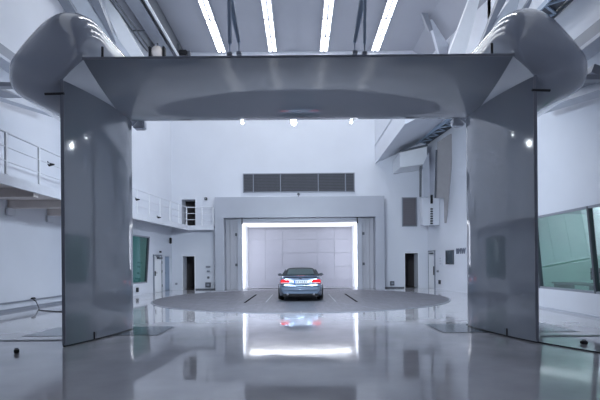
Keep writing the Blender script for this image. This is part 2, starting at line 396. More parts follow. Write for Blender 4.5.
t = on_wall('notice_board', 1, 23.5, 1.79, 'dark square board on the toed-in wall between the service door and the lettering', 'board')
bm = BM(); box(bm, (0, -0.03, 0), (0.85, 0.04, 0.70), bev=0.005); link('board_face', bm, 'screen', t)
bm = BM()
for c, s in (((-0.44, -0.035, 0), (0.03, 0.06, 0.76)), ((0.44, -0.035, 0), (0.03, 0.06, 0.76)), ((0, -0.035, 0.365), (0.85, 0.06, 0.03)), ((0, -0.035, -0.365), (0.85, 0.06, 0.03))): box(bm, c, s)
link('board_frame', bm, 'steeld', t)
t = on_wall('light_switch_panel', 1, 24.6, 1.6, 'pale switch panel on the wall between the service door and the dark board', 'switch')
bm = BM(); box(bm, (0, -0.03, 0), (0.34, 0.05, 0.5), bev=0.008); link('switch_box', bm, 'wall', t)
for k in range(3):
    bm = BM(); box(bm, (0, -0.065, -0.15+0.15*k), (0.2, 0.02, 0.06)); link('switch', bm, 'steelw', t)
# wall lettering
t = on_wall('wall_lettering', 1, 22.28, 2.1, 'grey capital letters on the toed-in wall beside the dark board', 'lettering')
def letters(txt, size, depth, m, parent, x0, gap):
    x = x0
    for ch in txt:
        cu = bpy.data.curves.new('letter', 'FONT'); cu.body = ch; cu.size = size; cu.extrude = depth; cu.align_x = 'LEFT'
        tmp = bpy.data.objects.new('tmp', cu); C.objects.link(tmp)
        me = bpy.data.meshes.new_from_object(tmp.evaluated_get(bpy.context.evaluated_depsgraph_get())); bpy.data.objects.remove(tmp)
        me.materials.clear(); me.materials.append(M[m])
        xs = [v.co.x for v in me.vertices]; mn = min(xs); wdt = max(xs)-mn
        for v in me.vertices: v.co.x -= mn
        me.transform(Matrix.Rotation(PI/2, 4, 'X'))
        o = bpy.data.objects.new('letter', me); C.objects.link(o); o.parent = parent; o.location = (x, -0.03, -size*0.36)
        x += wdt+gap
letters('BMW', 0.42, 0.02, 'text', t, -0.46, 0.04)

def small_box(name, s, y, z, sz, m, label, cat='box', group=None):
    t = on_wall(name, s, y, z, label, cat, group)
    bm = BM(); box(bm, (0, -sz[1]/2-0.005, 0), sz, bev=0.008); link('housing', bm, m, t)
    bm = BM(); box(bm, (0, -sz[1]-0.012, -sz[2]*0.1), (sz[0]*0.6, 0.015, sz[2]*0.4)); link('lid', bm, 'steeld', t)
    return t
small_box('socket_box', 1, 24.75, 0.42, (0.13, 0.1, 0.22), 'black', 'black socket box low on the wall beside the right service door', 'socket')
small_box('socket_box', 1, 25.0, 1.02, (0.1, 0.08, 0.12), 'steelg', 'small grey socket box at waist height by the right service door', 'socket')
small_box('socket_box', -1, 22.0, 0.28, (0.12, 0.1, 0.22), 'black', 'black socket box low on the wall under the left slanted window', 'socket')
small_box('wall_box', -1, 24.75, 2.25, (0.1, 0.1, 0.1), 'black', 'small black box above the left service door', 'box')
# things on the rear wall beside the left doorway / right doorway
def rear_box(name, px, py, sz, m, label, cat='box', y=YB):
    p = P(px, py, y)
    t = empty(name, p, 0, label, cat)
    bm = BM(); box(bm, (0, -sz[1]/2-0.003, 0), sz, bev=0.006); link('housing', bm, m, t)
    bm = BM(); box(bm, (0, -sz[1]-0.01, 0), (sz[0]*0.55, 0.02, sz[2]*0.45)); link('lid', bm, 'steelg', t)
    return t
rear_box('control_box', 208.3, 266.8, (0.26, 0.09, 0.1), 'steelg', 'small grey control box on rear wall, topmost beside the left doorway')
rear_box('control_box', 208.5, 271, (0.16, 0.09, 0.12), 'steelg', 'small grey control box, second from top beside the left doorway')
rear_box('control_box', 208.5, 277.5, (0.12, 0.08, 0.12), 'steeld', 'small dark control box, third from top beside the left doorway')
rear_box('power_box', 208.4, 284.8, (0.32, 0.12, 0.3), 'steeld', 'dark square power box low on the rear wall beside left doorway')
rear_box('power_box', 392, 283.3, (0.24, 0.12, 0.26), 'steeld', 'dark square power box low on the rear wall beside right doorway')
rear_box('socket_box', 176.5, 283.8, (0.12, 0.07, 0.12), 'steelg', 'small grey socket box between the blue door and the dark doorway', 'socket')
rear_box('camera_box', 206.2, 199, (0.15, 0.16, 0.15), 'black', 'small black camera box high on the wall beside the balcony door', 'camera')
# wall mounted black horn under the balcony
t = on_wall('wall_loudspeaker', -1, 26.1, 2.95, 'narrow black loudspeaker on the wall beneath the balcony', 'speaker')
bm = BM(); box(bm, (0, -0.09, 0), (0.12, 0.12, 0.36), bev=0.03); link('speaker_body', bm, 'black', t)
bm = BM(); tube(bm, [(0, 0, 0.1), (0, -0.04, 0.1)], 0.02); link('bracket', bm, 'steeld', t)

# ------------------------------------------------------------------ slanted windows
def slant_window(name, base, rz, length, n, z0, z1, lean, s, broken=None):
    """base = world point at the window's near lower end on the wall line; local x runs along the wall"""
    e = empty(name, base, rz, kind='structure')
    H = z1-z0
    # local y points into the hall for the side given by s
    def pt(x, z, off=0.0): return Vector((x, s*(off+lean*(z-z0)/H), z-base[2]))
    def member(bm, p, q, a, b): bar(bm, p, q, a, b, up=Vector((0, s*lean, H)).normalized() if abs((q-p).z) < 0.5 else Vector((0, 1, 0)))
    bm = BM(); member(bm, pt(0, z0+.03), pt(length, z0+.03), 0.12, 0.07); link('sill_frame', bm, 'steelg', e)
    bm = BM(); member(bm, pt(0, z1-.03), pt(length, z1-.03), 0.12, 0.07); link('head_frame', bm, 'steelg', e)
    for k in range(n+1):
        x = length*k/n
        bm = BM(); bar(bm, pt(x, z0), pt(x, z1), 0.13, 0.07, up=Vector((1, 0, 0))); link('mullion', bm, 'steeld', e)
    for k in range(n):
        bm = BM(); xa, xb = length*k/n+0.05, length*(k+1)/n-0.05; zz = (z0+.06, z1-.06)
        vv = [bm.verts.new(pt(x, z, o)) for o in (-0.006, 0.006) for x, z in ((xa, zz[0]), (xb, zz[0]), (xb, zz[1]), (xa, zz[1]))]
        for f in ((0, 1, 2, 3), (7, 6, 5, 4), (0, 1, 5, 4), (1, 2, 6, 5), (2, 3, 7, 6), (3, 0, 4, 7)): bm.faces.new([vv[i] for i in f])
        bmesh.ops.recalc_face_normals(bm, faces=bm.faces[:]); link('pane', bm, 'glass' if s > 0 else 'glassdark', e)
    return e
# right: wall x = 7.85, from y 9.0 to 17.2, top leaning into the hall
slant_window('window_1', Vector((7.93, 9.0, 0.64)), PI/2, 8.2, 3, 0.64, 2.98, 0.2, 1)
# left: toed-in wall
pL = wallp(-1, 18.7, 0.58, -0.06); slant_window('window_2', pL, PI/2-TA, (23.15-18.7)/math.cos(TA), 2, 0.58, 3.0, 0.16, -1)
# control rooms behind the glass
def room(name, x0, x1, y0, y1, z1, open_side, m):
    t_ = 0.1
    L = [((x0, y0-t_, 0), (x1, y0, z1)), ((x0, y1, 0), (x1, y1+t_, z1)), ((x0, y0, z1), (x1, y1, z1+t_)), ((x0, y0, 0.002), (x1, y1, 0.02))]
    L.append(((x1, y0, 0), (x1+t_, y1, z1)) if open_side > 0 else ((x0-t_, y0, 0), (x0, y1, z1)))
    for a, b in L:
        bm = BM(); box2(bm, a, b); tag(link(name, bm, m), kind='structure')
M['greenwall'] = mat('control_room_paint', (0.52, 0.62, 0.61), 0.7)
room('wall_control_room', 8.12, 12.4, 8.6, 17.6, 3.4, 1, 'greenwall')
room('wall_left_room', -12.6, -9.05, 18.6, 23.4, 3.4, -1, 'greenwall')
area('left_room_light', (-10.6, 21.0, 3.3), 1.0, 14, (0.75, 1.0, 0.92), (-10.6, 21, 0), sy=3)
t = empty('control_desk', (9.3, 12.6, 0.0215), label='grey control desk behind the slanted control room window', cat='desk')
bm = BM(); box2(bm, (-0.4, -3.0, 0.72), (0.4, 3.0, 0.77), 0.01); link('desk_top', bm, 'desk', t)
for y in (-2.9, -1, 1, 2.9):
    bm = BM(); box2(bm, (-0.35, y-0.03, 0), (0.35, y+0.03, 0.72)); link('leg', bm, 'desk', t)
for k, y in enumerate((11.0, 14.0)):
    t = empty('monitor', (9.45, y, 0.79), PI/2, label=('black monitor on the control desk beside the window mullion', 'black monitor on the control desk farther from the camera')[k], cat='monitor')
    bm = BM(); box2(bm, (-0.3, -0.02, 0.12), (0.3, 0.02, 0.5), 0.008); link('screen', bm, 'black', t)
    bm = BM(); box2(bm, (-0.03, -0.02, 0.01), (0.03, 0.02, 0.14)); box2(bm, (-0.12, -0.1, 0), (0.12, 0.1, 0.015)); link('stand', bm, 'black', t)

# baseboards and conduits
bm = BM(); box2(bm, (-9.7, YF, 0.0), (-9.66, YS, 0.09)); tag(link('baseboard_left', bm, 'steelg'), kind='structure')
bm = BM(); box2(bm, (7.81, YF, 0.0), (7.85, YS, 0.06)); tag(link('baseboard_right', bm, 'steelw'), kind='structure')
bm = BM(); box2(bm, (-6.3, YB-.03, 0), (-4.95, YB, 0.07)); box2(bm, (4.95, YB-.03, 0), (6.25, YB, 0.07)); tag(link('baseboard_rear', bm, 'steeld'), kind='structure')
bm = BM(); tube(bm, [(-9.62, 2, 0.3), (-9.62, YS-0.1, 0.3)], 0.025); tag(link('wall_conduit', bm, 'steelg'), 'thin grey conduit running low along the near side wall behind the balcony', 'conduit')

# ------------------------------------------------------------------ turntable
TC = (0.02, 19.68); TR = 6.35
tt = empty('turntable', (TC[0], TC[1], 0), label='large round dark grey turntable set in the glossy floor under the car', cat='turntable')
bm = BM(); lathe(bm, [(TR-0.03, -0.02), (TR-0.03, 0.012), (0.001, 0.012)], 'z', 128); link('disc', bm, 'disc', tt)
bm = BM()
lathe(bm, [(TR, 0.001), (TR, 0.014), (TR-0.06, 0.014), (TR-0.06, 0.001)], 'z', 128); link('rim', bm, 'steelg', tt)
bm = BM(); box2(bm, (-0.52, -5.8, 0.012), (0.52, 4.0, 0.018)); link('centre_belt', bm, 'belt', tt)
for s in (-1, 1):
    bm = BM(); box2(bm, (s*2.14, -2.6, 0.012), (s*2.22, 1.9, 0.019)); link('slot', bm, 'slot', tt)
    bm = BM(); box2(bm, (s*2.62, -2.4, 0.012), (s*2.655, 1.7, 0.016)); link('groove', bm, 'steeld', tt)
    bm = BM(); box2(bm, (s*1.35, -2.4, 0.012), (s*1.39, 1.9, 0.016)); link('groove', bm, 'steelg', tt)
    for y in (-1.55, 1.25):
        bm = BM(); box2(bm, (s*0.6, y-0.75, 0.012), (s*0.98, y+0.65, 0.018)); link('wheel_pad', bm, 'belt', tt)
for k in range(14):        # radial deck joints
    a = 2*PI*(k+0.5)/14; bm = BM(); bar(bm, (math.cos(a)*3.1, math.sin(a)*3.1, 0.0115), (math.cos(a)*(TR-.1), math.sin(a)*(TR-.1), 0.0115), 0.015, 0.004); link('deck_joint', bm, 'steelg', tt)

# floor plates and slots under the flaps
for s, lb in ((-1, 'blue grey steel plate let into the floor under the flap on the balcony side'), (1, 'blue grey steel plate let into the floor under the flap on the window side')):
    t = empty('floor_plate', (s*4.5, 10.08, 0), label=lb, cat='floor plate', group='steel plates under the side flaps')
    bm = BM(); box2(bm, (-1.42, -0.64, 0.0), (1.42, 0.64, 0.006)); link('plate', bm, 'plate', t)
    bm = BM()
    for a, b in (((-1.46, -0.68, 0), (1.46, -0.64, 0.004)), ((-1.46, 0.64, 0), (1.46, 0.68, 0.004)), ((-1.46, -0.64, 0), (-1.42, 0.64, 0.004)), ((1.42, -0.64, 0), (1.46, 0.64, 0.004))): box2(bm, a, b)
    link('plate_edge', bm, 'steeld', t)
    t = empty('floor_channel', (0, 0, 0), label='dark narrow channel across the floor on the %s side' % ('balcony' if s < 0 else 'window'), cat='channel', group='floor channels beside the flaps')
    xe = 9.6 if s < 0 else 7.8
    bm = BM(); box2(bm, (s*4.45, 8.84, 0), (s*xe, 8.92, 0.005)); link('slot', bm, 'black', t)
    bm = BM(); box2(bm, (s*4.45, 8.80, 0), (s*xe, 8.84, 0.008)); box2(bm, (s*4.45, 8.92, 0), (s*xe, 8.96, 0.008)); link('edge_strip', bm, 'steelg', t)

# ------------------------------------------------------------------ collector flaps
def arc(cx, cy, r, a0, a1, n): return [(cx+r*math.cos(a0+(a1-a0)*i/n), cy+r*math.sin(a0+(a1-a0)*i/n)) for i in range(n+1)]
for s, lb in ((-1, 'tall glossy grey side flap standing in front of the balcony side'), (1, 'tall glossy grey side flap standing in front of the slanted window side')):
    t = empty('side_flap', (s*4.18, 9.3, 0), label=lb, cat='flap', group='glossy grey collector flaps')
    # plan outline: thin near edge, flat inner face, rounded far edge
    inner = [(3.94+0.42*(1-i/11)**1.7, 8.12+2.2*i/11) for i in range(12)]
    nose = [(3.945, 10.39), (3.965, 10.44), (4.0, 10.475), (4.07, 10.50), (4.14, 10.51), (4.19, 10.47), (4.21, 10.40)]
    outer = [(4.24, 10.1), (4.30, 9.2), (4.36, 8.5), (4.40, 8.12)]
    poly = [(s*(x-4.18), y-9.3) for x, y in inner+nose+outer]
    bm = BM(); prism(bm, poly, 'z', 0.03, 4.95)
    o = link('flap_panel', bm, 'flap', t, smooth=True)
    md = o.modifiers.new('e', 'EDGE_SPLIT'); md.split_angle = math.radians(30)
    bm = BM(); prism(bm, [(x*0.98, y*0.985) for x, y in poly], 'z', 0.006, 0.03); link('seal', bm, 'black', t)
    bm = BM(); box(bm, (s*(4.36-4.18), 8.125-9.3, 2.5), (0.05, 0.02, 4.86)); link('edge_trim', bm, 'steelg', t)
    bm = BM()
    for dy in (-0.03, 0.05): box(bm, (-s*0.03, -0.42+dy, 0.10), (0.03, 0.03, 0.14))
    link('stop_peg', bm, 'black', t)
t = empty('top_flap', (0, 9.3, 5.1), label='wide glossy grey top flap spanning between the two side flaps', cat='flap', group='glossy grey collector flaps')
prof = [(8.13+2.2*i/14, 4.895+0.42*(1-i/14)**2.1) for i in range(15)]+[(10.42, 4.91), (10.5, 4.95), (10.53, 5.02), (10.52, 5.08), (10.47, 5.12), (10.38, 5.14), (9.2, 5.24), (8.5, 5.33), (8.13, 5.345)]
bm = BM(); prism(bm, [(y-9.3, z-5.1) for y, z in prof], 'x', -3.99, 3.99)
o = link('flap_panel', bm, 'flap', t, smooth=True); md = o.modifiers.new('e', 'EDGE_SPLIT'); md.split_angle = math.radians(30)
bm = BM(); box(bm, (0, 8.125-9.3, 5.33-5.1), (7.98, 0.02, 0.045)); link('edge_trim', bm, 'steelg', t)
for x in (-2.6, -1.45, 0, 1.45, 2.6):
    bm = BM(); box2(bm, (x-0.06, -0.9, 0.18), (x+0.06, 1.0, 0.24)); link('stiffener', bm, 'steelw', t)

# rounded corner fairings
PROF = [(-5, -11), (-20, -25), (-42, -18), (-58, -8), (-60, 9), (-53, 21), (-42, 34), (-28, 48), (-14, 55), (0, 54), (11, 46), (17, 33), (17, 18), (12, 6), (5, -4)]
def crom(pts, n):
    out = []; L = len(pts)
    for i in range(L):
        p0, p1, p2, p3 = (Vector(pts[(i+k-1) % L]) for k in range(4))
        for j in range(n):
            t_ = j/n
            out.append(0.5*((2*p1)+(-p0+p2)*t_+(2*p0-5*p1+4*p2-p3)*t_*t_+(-p0+3*p1-3*p2+p3)*t_**3))
    return out
prof2 = crom(PROF, 4)
for s, lb in ((-1, 'rounded glossy corner fairing above the side flap on the balcony side'), (1, 'rounded glossy corner fairing above the side flap on the window side')):
    t = empty('corner_fairing', (s*4.2, 9.3, 5.1), label=lb, cat='fairing', group='corner fairings of the collector')
    bm = BM(); rings = []
    Ds = []
    for k in range(1, 11):
        a = PI/2*k/10; Ds.append((8.75-0.6*math.cos(a)**1.3, 0.30+0.70*math.sin(a)**0.8))
    Ds += [(9.3, 1.0), (9.8, 1.0), (10.2, 0.98), (10.4, 0.92), (10.5, 0.8)]
    for D, sc_ in Ds:
        f = (D-8.3)/(10.5-8.3); cx = 4.28-0.26*f; cz = 5.2-0.22*f
        cx = max(cx, 4.02); k = 0.0240
        row = []
        for p in prof2:
            wgt = min(1.0, max(0.0, (24-p.length)/10)); q = sc_*(1-wgt)+wgt
            row.append(bm.verts.new((s*(cx-p.x*k*q-4.2), D-9.3, cz+p.y*k*q-5.1)))
        rings.append(row)
    n = len(prof2)
    for a, b in zip(rings, rings[1:]):
        for i in range(n): bm.faces.new((a[i], a[(i+1) % n], b[(i+1) % n], b[i]))
    bm.faces.new(rings[0]); bm.faces.new(rings[-1])
    bmesh.ops.recalc_face_normals(bm, faces=bm.faces[:])
    link('fairing_shell', bm, 'fairing', t, smooth=True)
    bm = BM(); rings = []
    for i in range(15):
        f = i/14; D = 8.13+2.3*f; a = Vector((3.94+0.42*max(0, 1-f)**1.7+0.02, 4.955)); b = Vector((3.99, 4.905+0.42*max(0, 1-f)**2.1))
        r_ = []
        for th in (0.0, -0.03):
            for j in range(7):
                g = j/6; q = a.lerp(b, g); d = (b-a); nn = Vector((-d.y, d.x)).normalized()
                q = q-nn*(math.sin(PI*g)*0.03*d.length+th)
                r_.append((s*(q.x-4.2), D-9.3, q.y-5.1))
        rings.append([bm.verts.new(v) for v in r_[:7]+r_[:6:-1]])
    n_ = len(rings[0])
    for a, b in zip(rings, rings[1:]):
        for i in range(n_): bm.faces.new((a[i], a[(i+1) % n_], b[(i+1) % n_], b[i]))
    bm.faces.new(rings[0]); bm.faces.new(rings[-1]); bmesh.ops.recalc_face_normals(bm, faces=bm.faces[:])
    link('inner_fillet', bm, 'fairing', t)
    # hinge block at the far lower corner
    bm = BM(); box2(bm, (s*(3.72-4.2), 10.56-9.3, 4.80-5.1), (s*(4.0-4.2), 10.8-9.3, 5.0-5.1), 0.03); link('hinge_block', bm, 'steelw', t)
    bm = BM(); lathe(bm, [(0.001, 0), (0.02, 0), (0.02, 0.03), (0.001, 0.03)], 'y', 10, (s*(3.98-4.2), 10.50-9.3, 4.93-5.1)); link('marker_lamp', bm, 'marker', t)
    # thin dark stay rods
    bm = BM(); p = P(45 if s < 0 else 550, 94 if s < 0 else 90.5, 8.12); q = P(64 if s < 0 else 532, 93.5 if s < 0 else 90, 8.12)
    tube(bm, [p-t.location, q-t.location], 0.024, 8); link('stay_rod', bm, 'black', t)
    bm = BM(); p = P(102.5 if s < 0 else 492, 60 if s < 0 else 57, 8.22); q = P(102.5 if s < 0 else 491.8, 47 if s < 0 else 43.5, 8.22)
    tube(bm, [p-t.location, q-t.location], 0.024, 8); link('stay_rod', bm, 'black', t)

# lamps on the rear edge of the top flap
for i, p in enumerate(SPOTS):
    t = empty('flap_lamp', (p[0], p[1]-0.08, p[2]), label=('small lit lamp on the top flap edge on the balcony side', 'brightest lit lamp, at the middle of the top flap edge', 'small lit lamp on the top flap edge on the window side')[i], cat='lamp', group='lamps on the top flap')
    bm = BM(); lathe(bm, [(0.02, -0.06), (0.035, -0.04), (0.05, 0.06), (0.042, 0.06), (0.03, -0.02)], 'y', 14); link('lamp_housing', bm, 'steelg', t)
    bm = BM(); bmesh.ops.create_uvsphere(bm, u_segments=12, v_segments=8, radius=0.07 if i == 1 else 0.035)
    for v in bm.verts: v.co += Vector((0, 0.0, -0.06))
    link('bulb', bm, 'bulb' if i == 1 else 'smallbulb', t, smooth=True)
    bm = BM(); tube(bm, [(0, -0.05, 0.03), (0, -0.115, 0.06)], 0.012); link('bracket', bm, 'steeld', t)

# suspension rods of the top flap
def hang(px, lst, label):
    t = empty('suspension_rod', P(px, 57, 9.0), label=label, cat='rod', group='blue rods holding the top flap')
    bm = BM()
    for (a, b, r1, r2) in lst:
        tube(bm, [P(*a)-t.location, P(*b)-t.location], r1, 8, r2=r2)
    link('rod', bm, 'blue', t)
    bm = BM(); a = lst[-1]; box(bm, P(*a[1])-t.location+Vector((0, 0, 0.02)), (0.1, 0.1, 0.06), bev=0.01); link('clevis', bm, 'steelg', t)
    return t
hang(230, [((228.5, -60, 9), (229.8, 44, 9), 0.05, 0.04), ((229.8, 44, 9), (229.8, 55.5, 9), 0.012, 0.012)], 'upright pale blue rod above the top flap on the balcony side')
hang(239, [((219, -60, 9.2), (231, 2, 9.2), 0.05, 0.06), ((231, 2, 9.2), (239, 43, 9.2), 0.07, 0.035), ((239, 43, 9.2), (239, 54.5, 9.2), 0.012, 0.012)], 'slanting pale blue rod above the top flap on the balcony side')
hang(364, [((365.5, -60, 9), (364.6, 44, 9), 0.04, 0.03), ((364.6, 44, 9), (364.6, 54.5, 9), 0.012, 0.012)], 'upright pale blue rod above the top flap on the window side')
hang(355, [((376, -60, 9.2), (362, 2, 9.2), 0.05, 0.06), ((362, 2, 9.2), (354.5, 43, 9.2), 0.07, 0.035), ((354.5, 43, 9.2), (355, 53.5, 9.2), 0.012, 0.012)], 'slanting pale blue rod above the top flap on the window side')

# ------------------------------------------------------------------ ceiling lights
ROW_LB = ('bright ceiling strip light beside the crane girder', 'bright ceiling strip light, second row from the crane girder', 'bright ceiling strip light, third row from the crane girder', 'bright ceiling strip light, fourth row from the crane girder')
yend = 26.2
tube_me = None
for i, x in enumerate((-4.55, -1.52, 1.52, 4.58)):
    t = empty('strip_light', (x, yend, ZC-0.02), label=ROW_LB[i], cat='ceiling light', group='rows of ceiling strip lights')
    bm = BM(); box2(bm, (-0.27, -15.8, -0.1), (0.27, 0.05, 0.0)); link('housing', bm, 'steelg', t)
    for k in range(9):
        y0 = -1.75*k
        for u in (-0.13, 0.13):
            if tube_me is None:
                bm = BM(); box2(bm, (-0.068, -1.56, -0.03), (0.068, 0.0, 0.0)); o = link('tube', bm, 'tube', t); tube_me = o.data
            else: o = bpy.data.objects.new('tube', tube_me); C.objects.link(o); o.parent = t
            o.location = (u, y0-0.03, -0.10)
# ------------------------------------------------------------------ crane runway
def parallel(name, x, z, y0, y1, wd, ht, m, label, cat, group=None):
    bm = BM(); box2(bm, (-wd/2, 0, -ht/2), (wd/2, y1-y0, ht/2)); o = link(name, bm, m, loc=(x, y0, z)); return tag(o, label, cat, group)
t = empty('crane_girder', (-7.2, 2, 13.7), label='long grey crane girder under the ceiling on the balcony side', cat='girder')
bm = BM(); box2(bm, (-0.42, 0, -0.45), (-0.32, 23.9, 0.5)); box2(bm, (0.32, 0, -0.45), (0.42, 23.9, 0.5)); link('girder_side', bm, 'steeld', t)
bm = BM(); box2(bm, (-0.42, 0, -0.52), (0.24, 23.9, -0.45)); link('girder_flange', bm, 'steelg', t)
bm = BM(); box2(bm, (0.42, 0, -0.50), (0.52, 23.0, -0.42)); link('conductor_rail', bm, 'white', t)
for k, x in enumerate((-8.06, -7.84)):
    bm = BM(); tube(bm, [(x, 4, 12.9), (x, 25.3, 12.9)], 0.035); o = tag(link('ceiling_pipe', bm, 'steeld'), ('thin dark pipe under the ceiling, next to the side wall', 'thin dark pipe under the ceiling, next to the crane girder')[k], 'pipe', 'thin pipes under the ceiling')
bm = BM(); tube(bm, [(-8.1, 21.5, 12.97), (-7.5, 21.5, 12.97)], 0.035); tag(link('pipe_crossbar', bm, 'steeld'), 'short dark crossbar between the thin ceiling pipes', 'bar')
t = empty('floodlight', P(157.3, 52, 22.9), label='round grey floodlight between black holders at the crane girder end', cat='lamp')
bm = BM(); lathe(bm, [(0.001, -0.2), (0.25, -0.18), (0.32, 0), (0.25, 0.25), (0.001, 0.3)], 'y', 20); link('lamp_body', bm, 'beige', t, smooth=True)
for s in (-1, 1):
    bm = BM(); box(bm, (s*0.36, 0, -0.05), (0.12, 0.3, 0.6), bev=0.03); link('holder', bm, 'black', t)
bm = BM(); tube(bm, [(0, 0, 0.28), (0, 0, 0.45)], 0.05); link('stem', bm, 'steeld', t)
t = empty('crane_motor', P(182.5, 53.5, 24.8), label='dark crane motor block at the end of the bright conductor rail', cat='motor')
bm = BM(); box(bm, (0.05, 0, 0.0), (0.5, 0.4, 0.3), bev=0.06); link('motor_housing', bm, 'black', t)
bm = BM(); lathe(bm, [(0.001, 0.3), (0.13, 0.3), (0.15, 0.45), (0.001, 0.47)], 'x', 12); link('motor_cap', bm, 'steeld', t)
bm = BM(); box(bm, (-0.22, 0, 0.15), (0.12, 0.3, 0.7), bev=0.02); link('bracket', bm, 'steeld', t)

# ------------------------------------------------------------------ roof struts (tapered white steel)
def strut(pa, pb, w1, w2, m, label, th=0.25, group='tapered roof struts', cat='strut'):
    a, b = P(*pa), P(*pb)
    bm = BM(); R = []
    for c, wd in ((a, w1), (b, w2)):
        dd = (b-a).normalized(); side = dd.cross(Vector((0, 1, 0))).normalized(); dep = side.cross(dd).normalized()
        R.append([bm.verts.new(c-a+side*sx*wd/2+dep*sz*th/2) for sx, sz in ((-1, -1), (1, -1), (1, 1), (-1, 1))])
    for k in range(4): bm.faces.new((R[0][k], R[0][(k+1) % 4], R[1][(k+1) % 4], R[1][k]))
    bm.faces.new(R[0][::-1]); bm.faces.new(R[1]); bmesh.ops.recalc_face_normals(bm, faces=bm.faces[:])
    return tag(link('roof_strut', bm, m, loc=a), label, cat, group)
strut((60, -22, 15), (128, 58, 17.5), 0.75, 0.25, 'steelw', 'pale tapered strut crossing behind the corner fairing on the balcony side')
strut((86, -20, 15), (118.5, 49, 17.2), 0.36, 0.06, 'steelg', 'shaded beam side as a dark narrow strut above the fairing on the balcony side')  # shaded side of a beam, painted as a separate darker strut
strut((52, -20, 14.2), (73, 14, 15.2), 0.32, 0.32, 'steelg', 'short dark strut behind the fairing top on the balcony side')
strut((96, -20, 19), (140, 66, 21), 0.25, 0.8, 'white', 'bright flared shape for the pale wall between the fairing and the thin pipes')  # strut shape added in place of a pale wall surface
strut((540, -24, 15), (474, 56, 17.5), 0.75, 0.25, 'steelw', 'pale tapered strut crossing behind the corner fairing on the window side')
strut((511, -22, 15), (480, 45.5, 17.2), 0.36, 0.06, 'steelg', 'shaded beam side as a dark narrow strut above the fairing on the window side')  # darker strut stands for the shaded face of the beam
strut((548, -22, 14.2), (526, 12, 15.2), 0.32, 0.32, 'steelg', 'short dark strut behind the fairing top on the window side')
strut((480, -20, 19), (454, 62, 21), 0.35, 0.8, 'white', 'bright flared strut beside the dark narrow strut on window side')
strut((412, -20, 22), (430, 31, 23), 0.45, 0.2, 'steelg', 'grey strut under the ceiling beside the last strip light')
strut((430, 20, 22.8), (450, 66, 24), 0.1, 1.0, 'steelw', 'pale widening strut hanging below the grey ceiling strut')

# ledges along the side walls
def ledge(name, pts, m, label, wd, ht, group):
    bm = BM(); bar(bm, pts[0], pts[1], wd, ht); o = link(name, bm, m); return tag(o, label, 'beam', group)
def beamset(s):
    side = 'balcony' if s < 0 else 'window'; X = 9.7 if s < 0 else 7.85
    z = 7.95 if s < 0 else 6.95
    t = empty('side_beam', (s*(X-0.05), 0, z), label='deep pale box beam running along the side wall on the %s side' % side, cat='beam', group='box beams along the side walls')
    bm = BM(); box2(bm, (-s*0.5, -2, 0), (s*0.03, 18.0, 0.10)); link('bottom_flange', bm, 'steelw', t)
    bm = BM(); box2(bm, (-s*0.5, -2, 0.10), (-s*0.42, 18.0, 0.42)); link('web', bm, 'steelg', t)
    return t
beamset(-1); beamset(1)
def strut2(a, b, w1, w2, m, label):
    return strut(a, b, w1, w2, m, label, 0.2, 'low wall braces beside the fairings')
strut2((-30, 82, 12.2), (62, 115, 15.5), 0.5, 0.28, 'steelw', 'pale brace crossing the side wall below the beam on the balcony side')
strut2((-30, 78, 12.1), (54, 110, 15.7), 0.9, 0.04, 'steelg', 'grey wedge shaped brace above the pale brace on balcony side')
strut2((-20, 85, 12.3), (22, 86, 12.3), 0.12, 0.12, 'steelg', 'thin level brace touching the grey wedge on the balcony side')
strut2((630, 78, 9.9), (532, 112, 13.2), 0.45, 0.25, 'steelw', 'pale brace crossing the side wall below the beam on the window side')
strut2((605, 72, 10.4), (540, 105.5, 13.4), 0.6, 0.04, 'steelg', 'grey wedge shaped brace above the pale brace on window side')
strut2((620, 78.5, 10.0), (572, 79, 10.0), 0.11, 0.11, 'steelg', 'thin level brace touching the grey wedge on the window side')

# ------------------------------------------------------------------ ducts, tray and shade panels on the right rear
t = empty('ceiling_duct', (4.58, 19, 7.55), label='big white sloping duct box running to the rear wall above the doorway', cat='duct')
bm = BM()
A = [(4.58, 7.5), (7.35, 8.75), (7.35, 10.2), (4.58, 10.2)]
prism(bm, [(x-4.58, z-7.55) for x, z in A], 'y', 0, YB-19-0.01); link('duct_casing', bm, 'wall', t)
bm = BM(); box2(bm, (-0.03, 0, 1.0), (-0.0, YB-19-0.02, 1.08)); link('seam', bm, 'steelw', t)
t = empty('duct_chute', (0, 0, 0), label='white slanted chute box below the big duct, shadow line on top as a dark bar', cat='duct')
bm = BM()
cc = [P(400, 152.5, 24.6), P(427, 146.5, 24.6), P(427, 163.5, 24.6), P(400, 167.5, 24.6)]
cc2 = [c+Vector((0, YB-24.63, 0.0)) for c in cc]
A = [bm.verts.new(c) for c in cc]; B = [bm.verts.new(c) for c in cc2]
for k in range(4): bm.faces.new((A[k], A[(k+1) % 4], B[(k+1) % 4], B[k]))
bm.faces.new(A[::-1]); bm.faces.new(B); bmesh.ops.recalc_face_normals(bm, faces=bm.faces[:])
link('chute_body', bm, 'white', t)
bm = BM(); bar(bm, cc[0]+Vector((0, 0.02, 0.05)), cc[1]+Vector((0, 0.02, 0.05)), 0.3, 0.1); link('seam', bm, 'steeld', t)  # dark bar painting the shadow line along the chute top

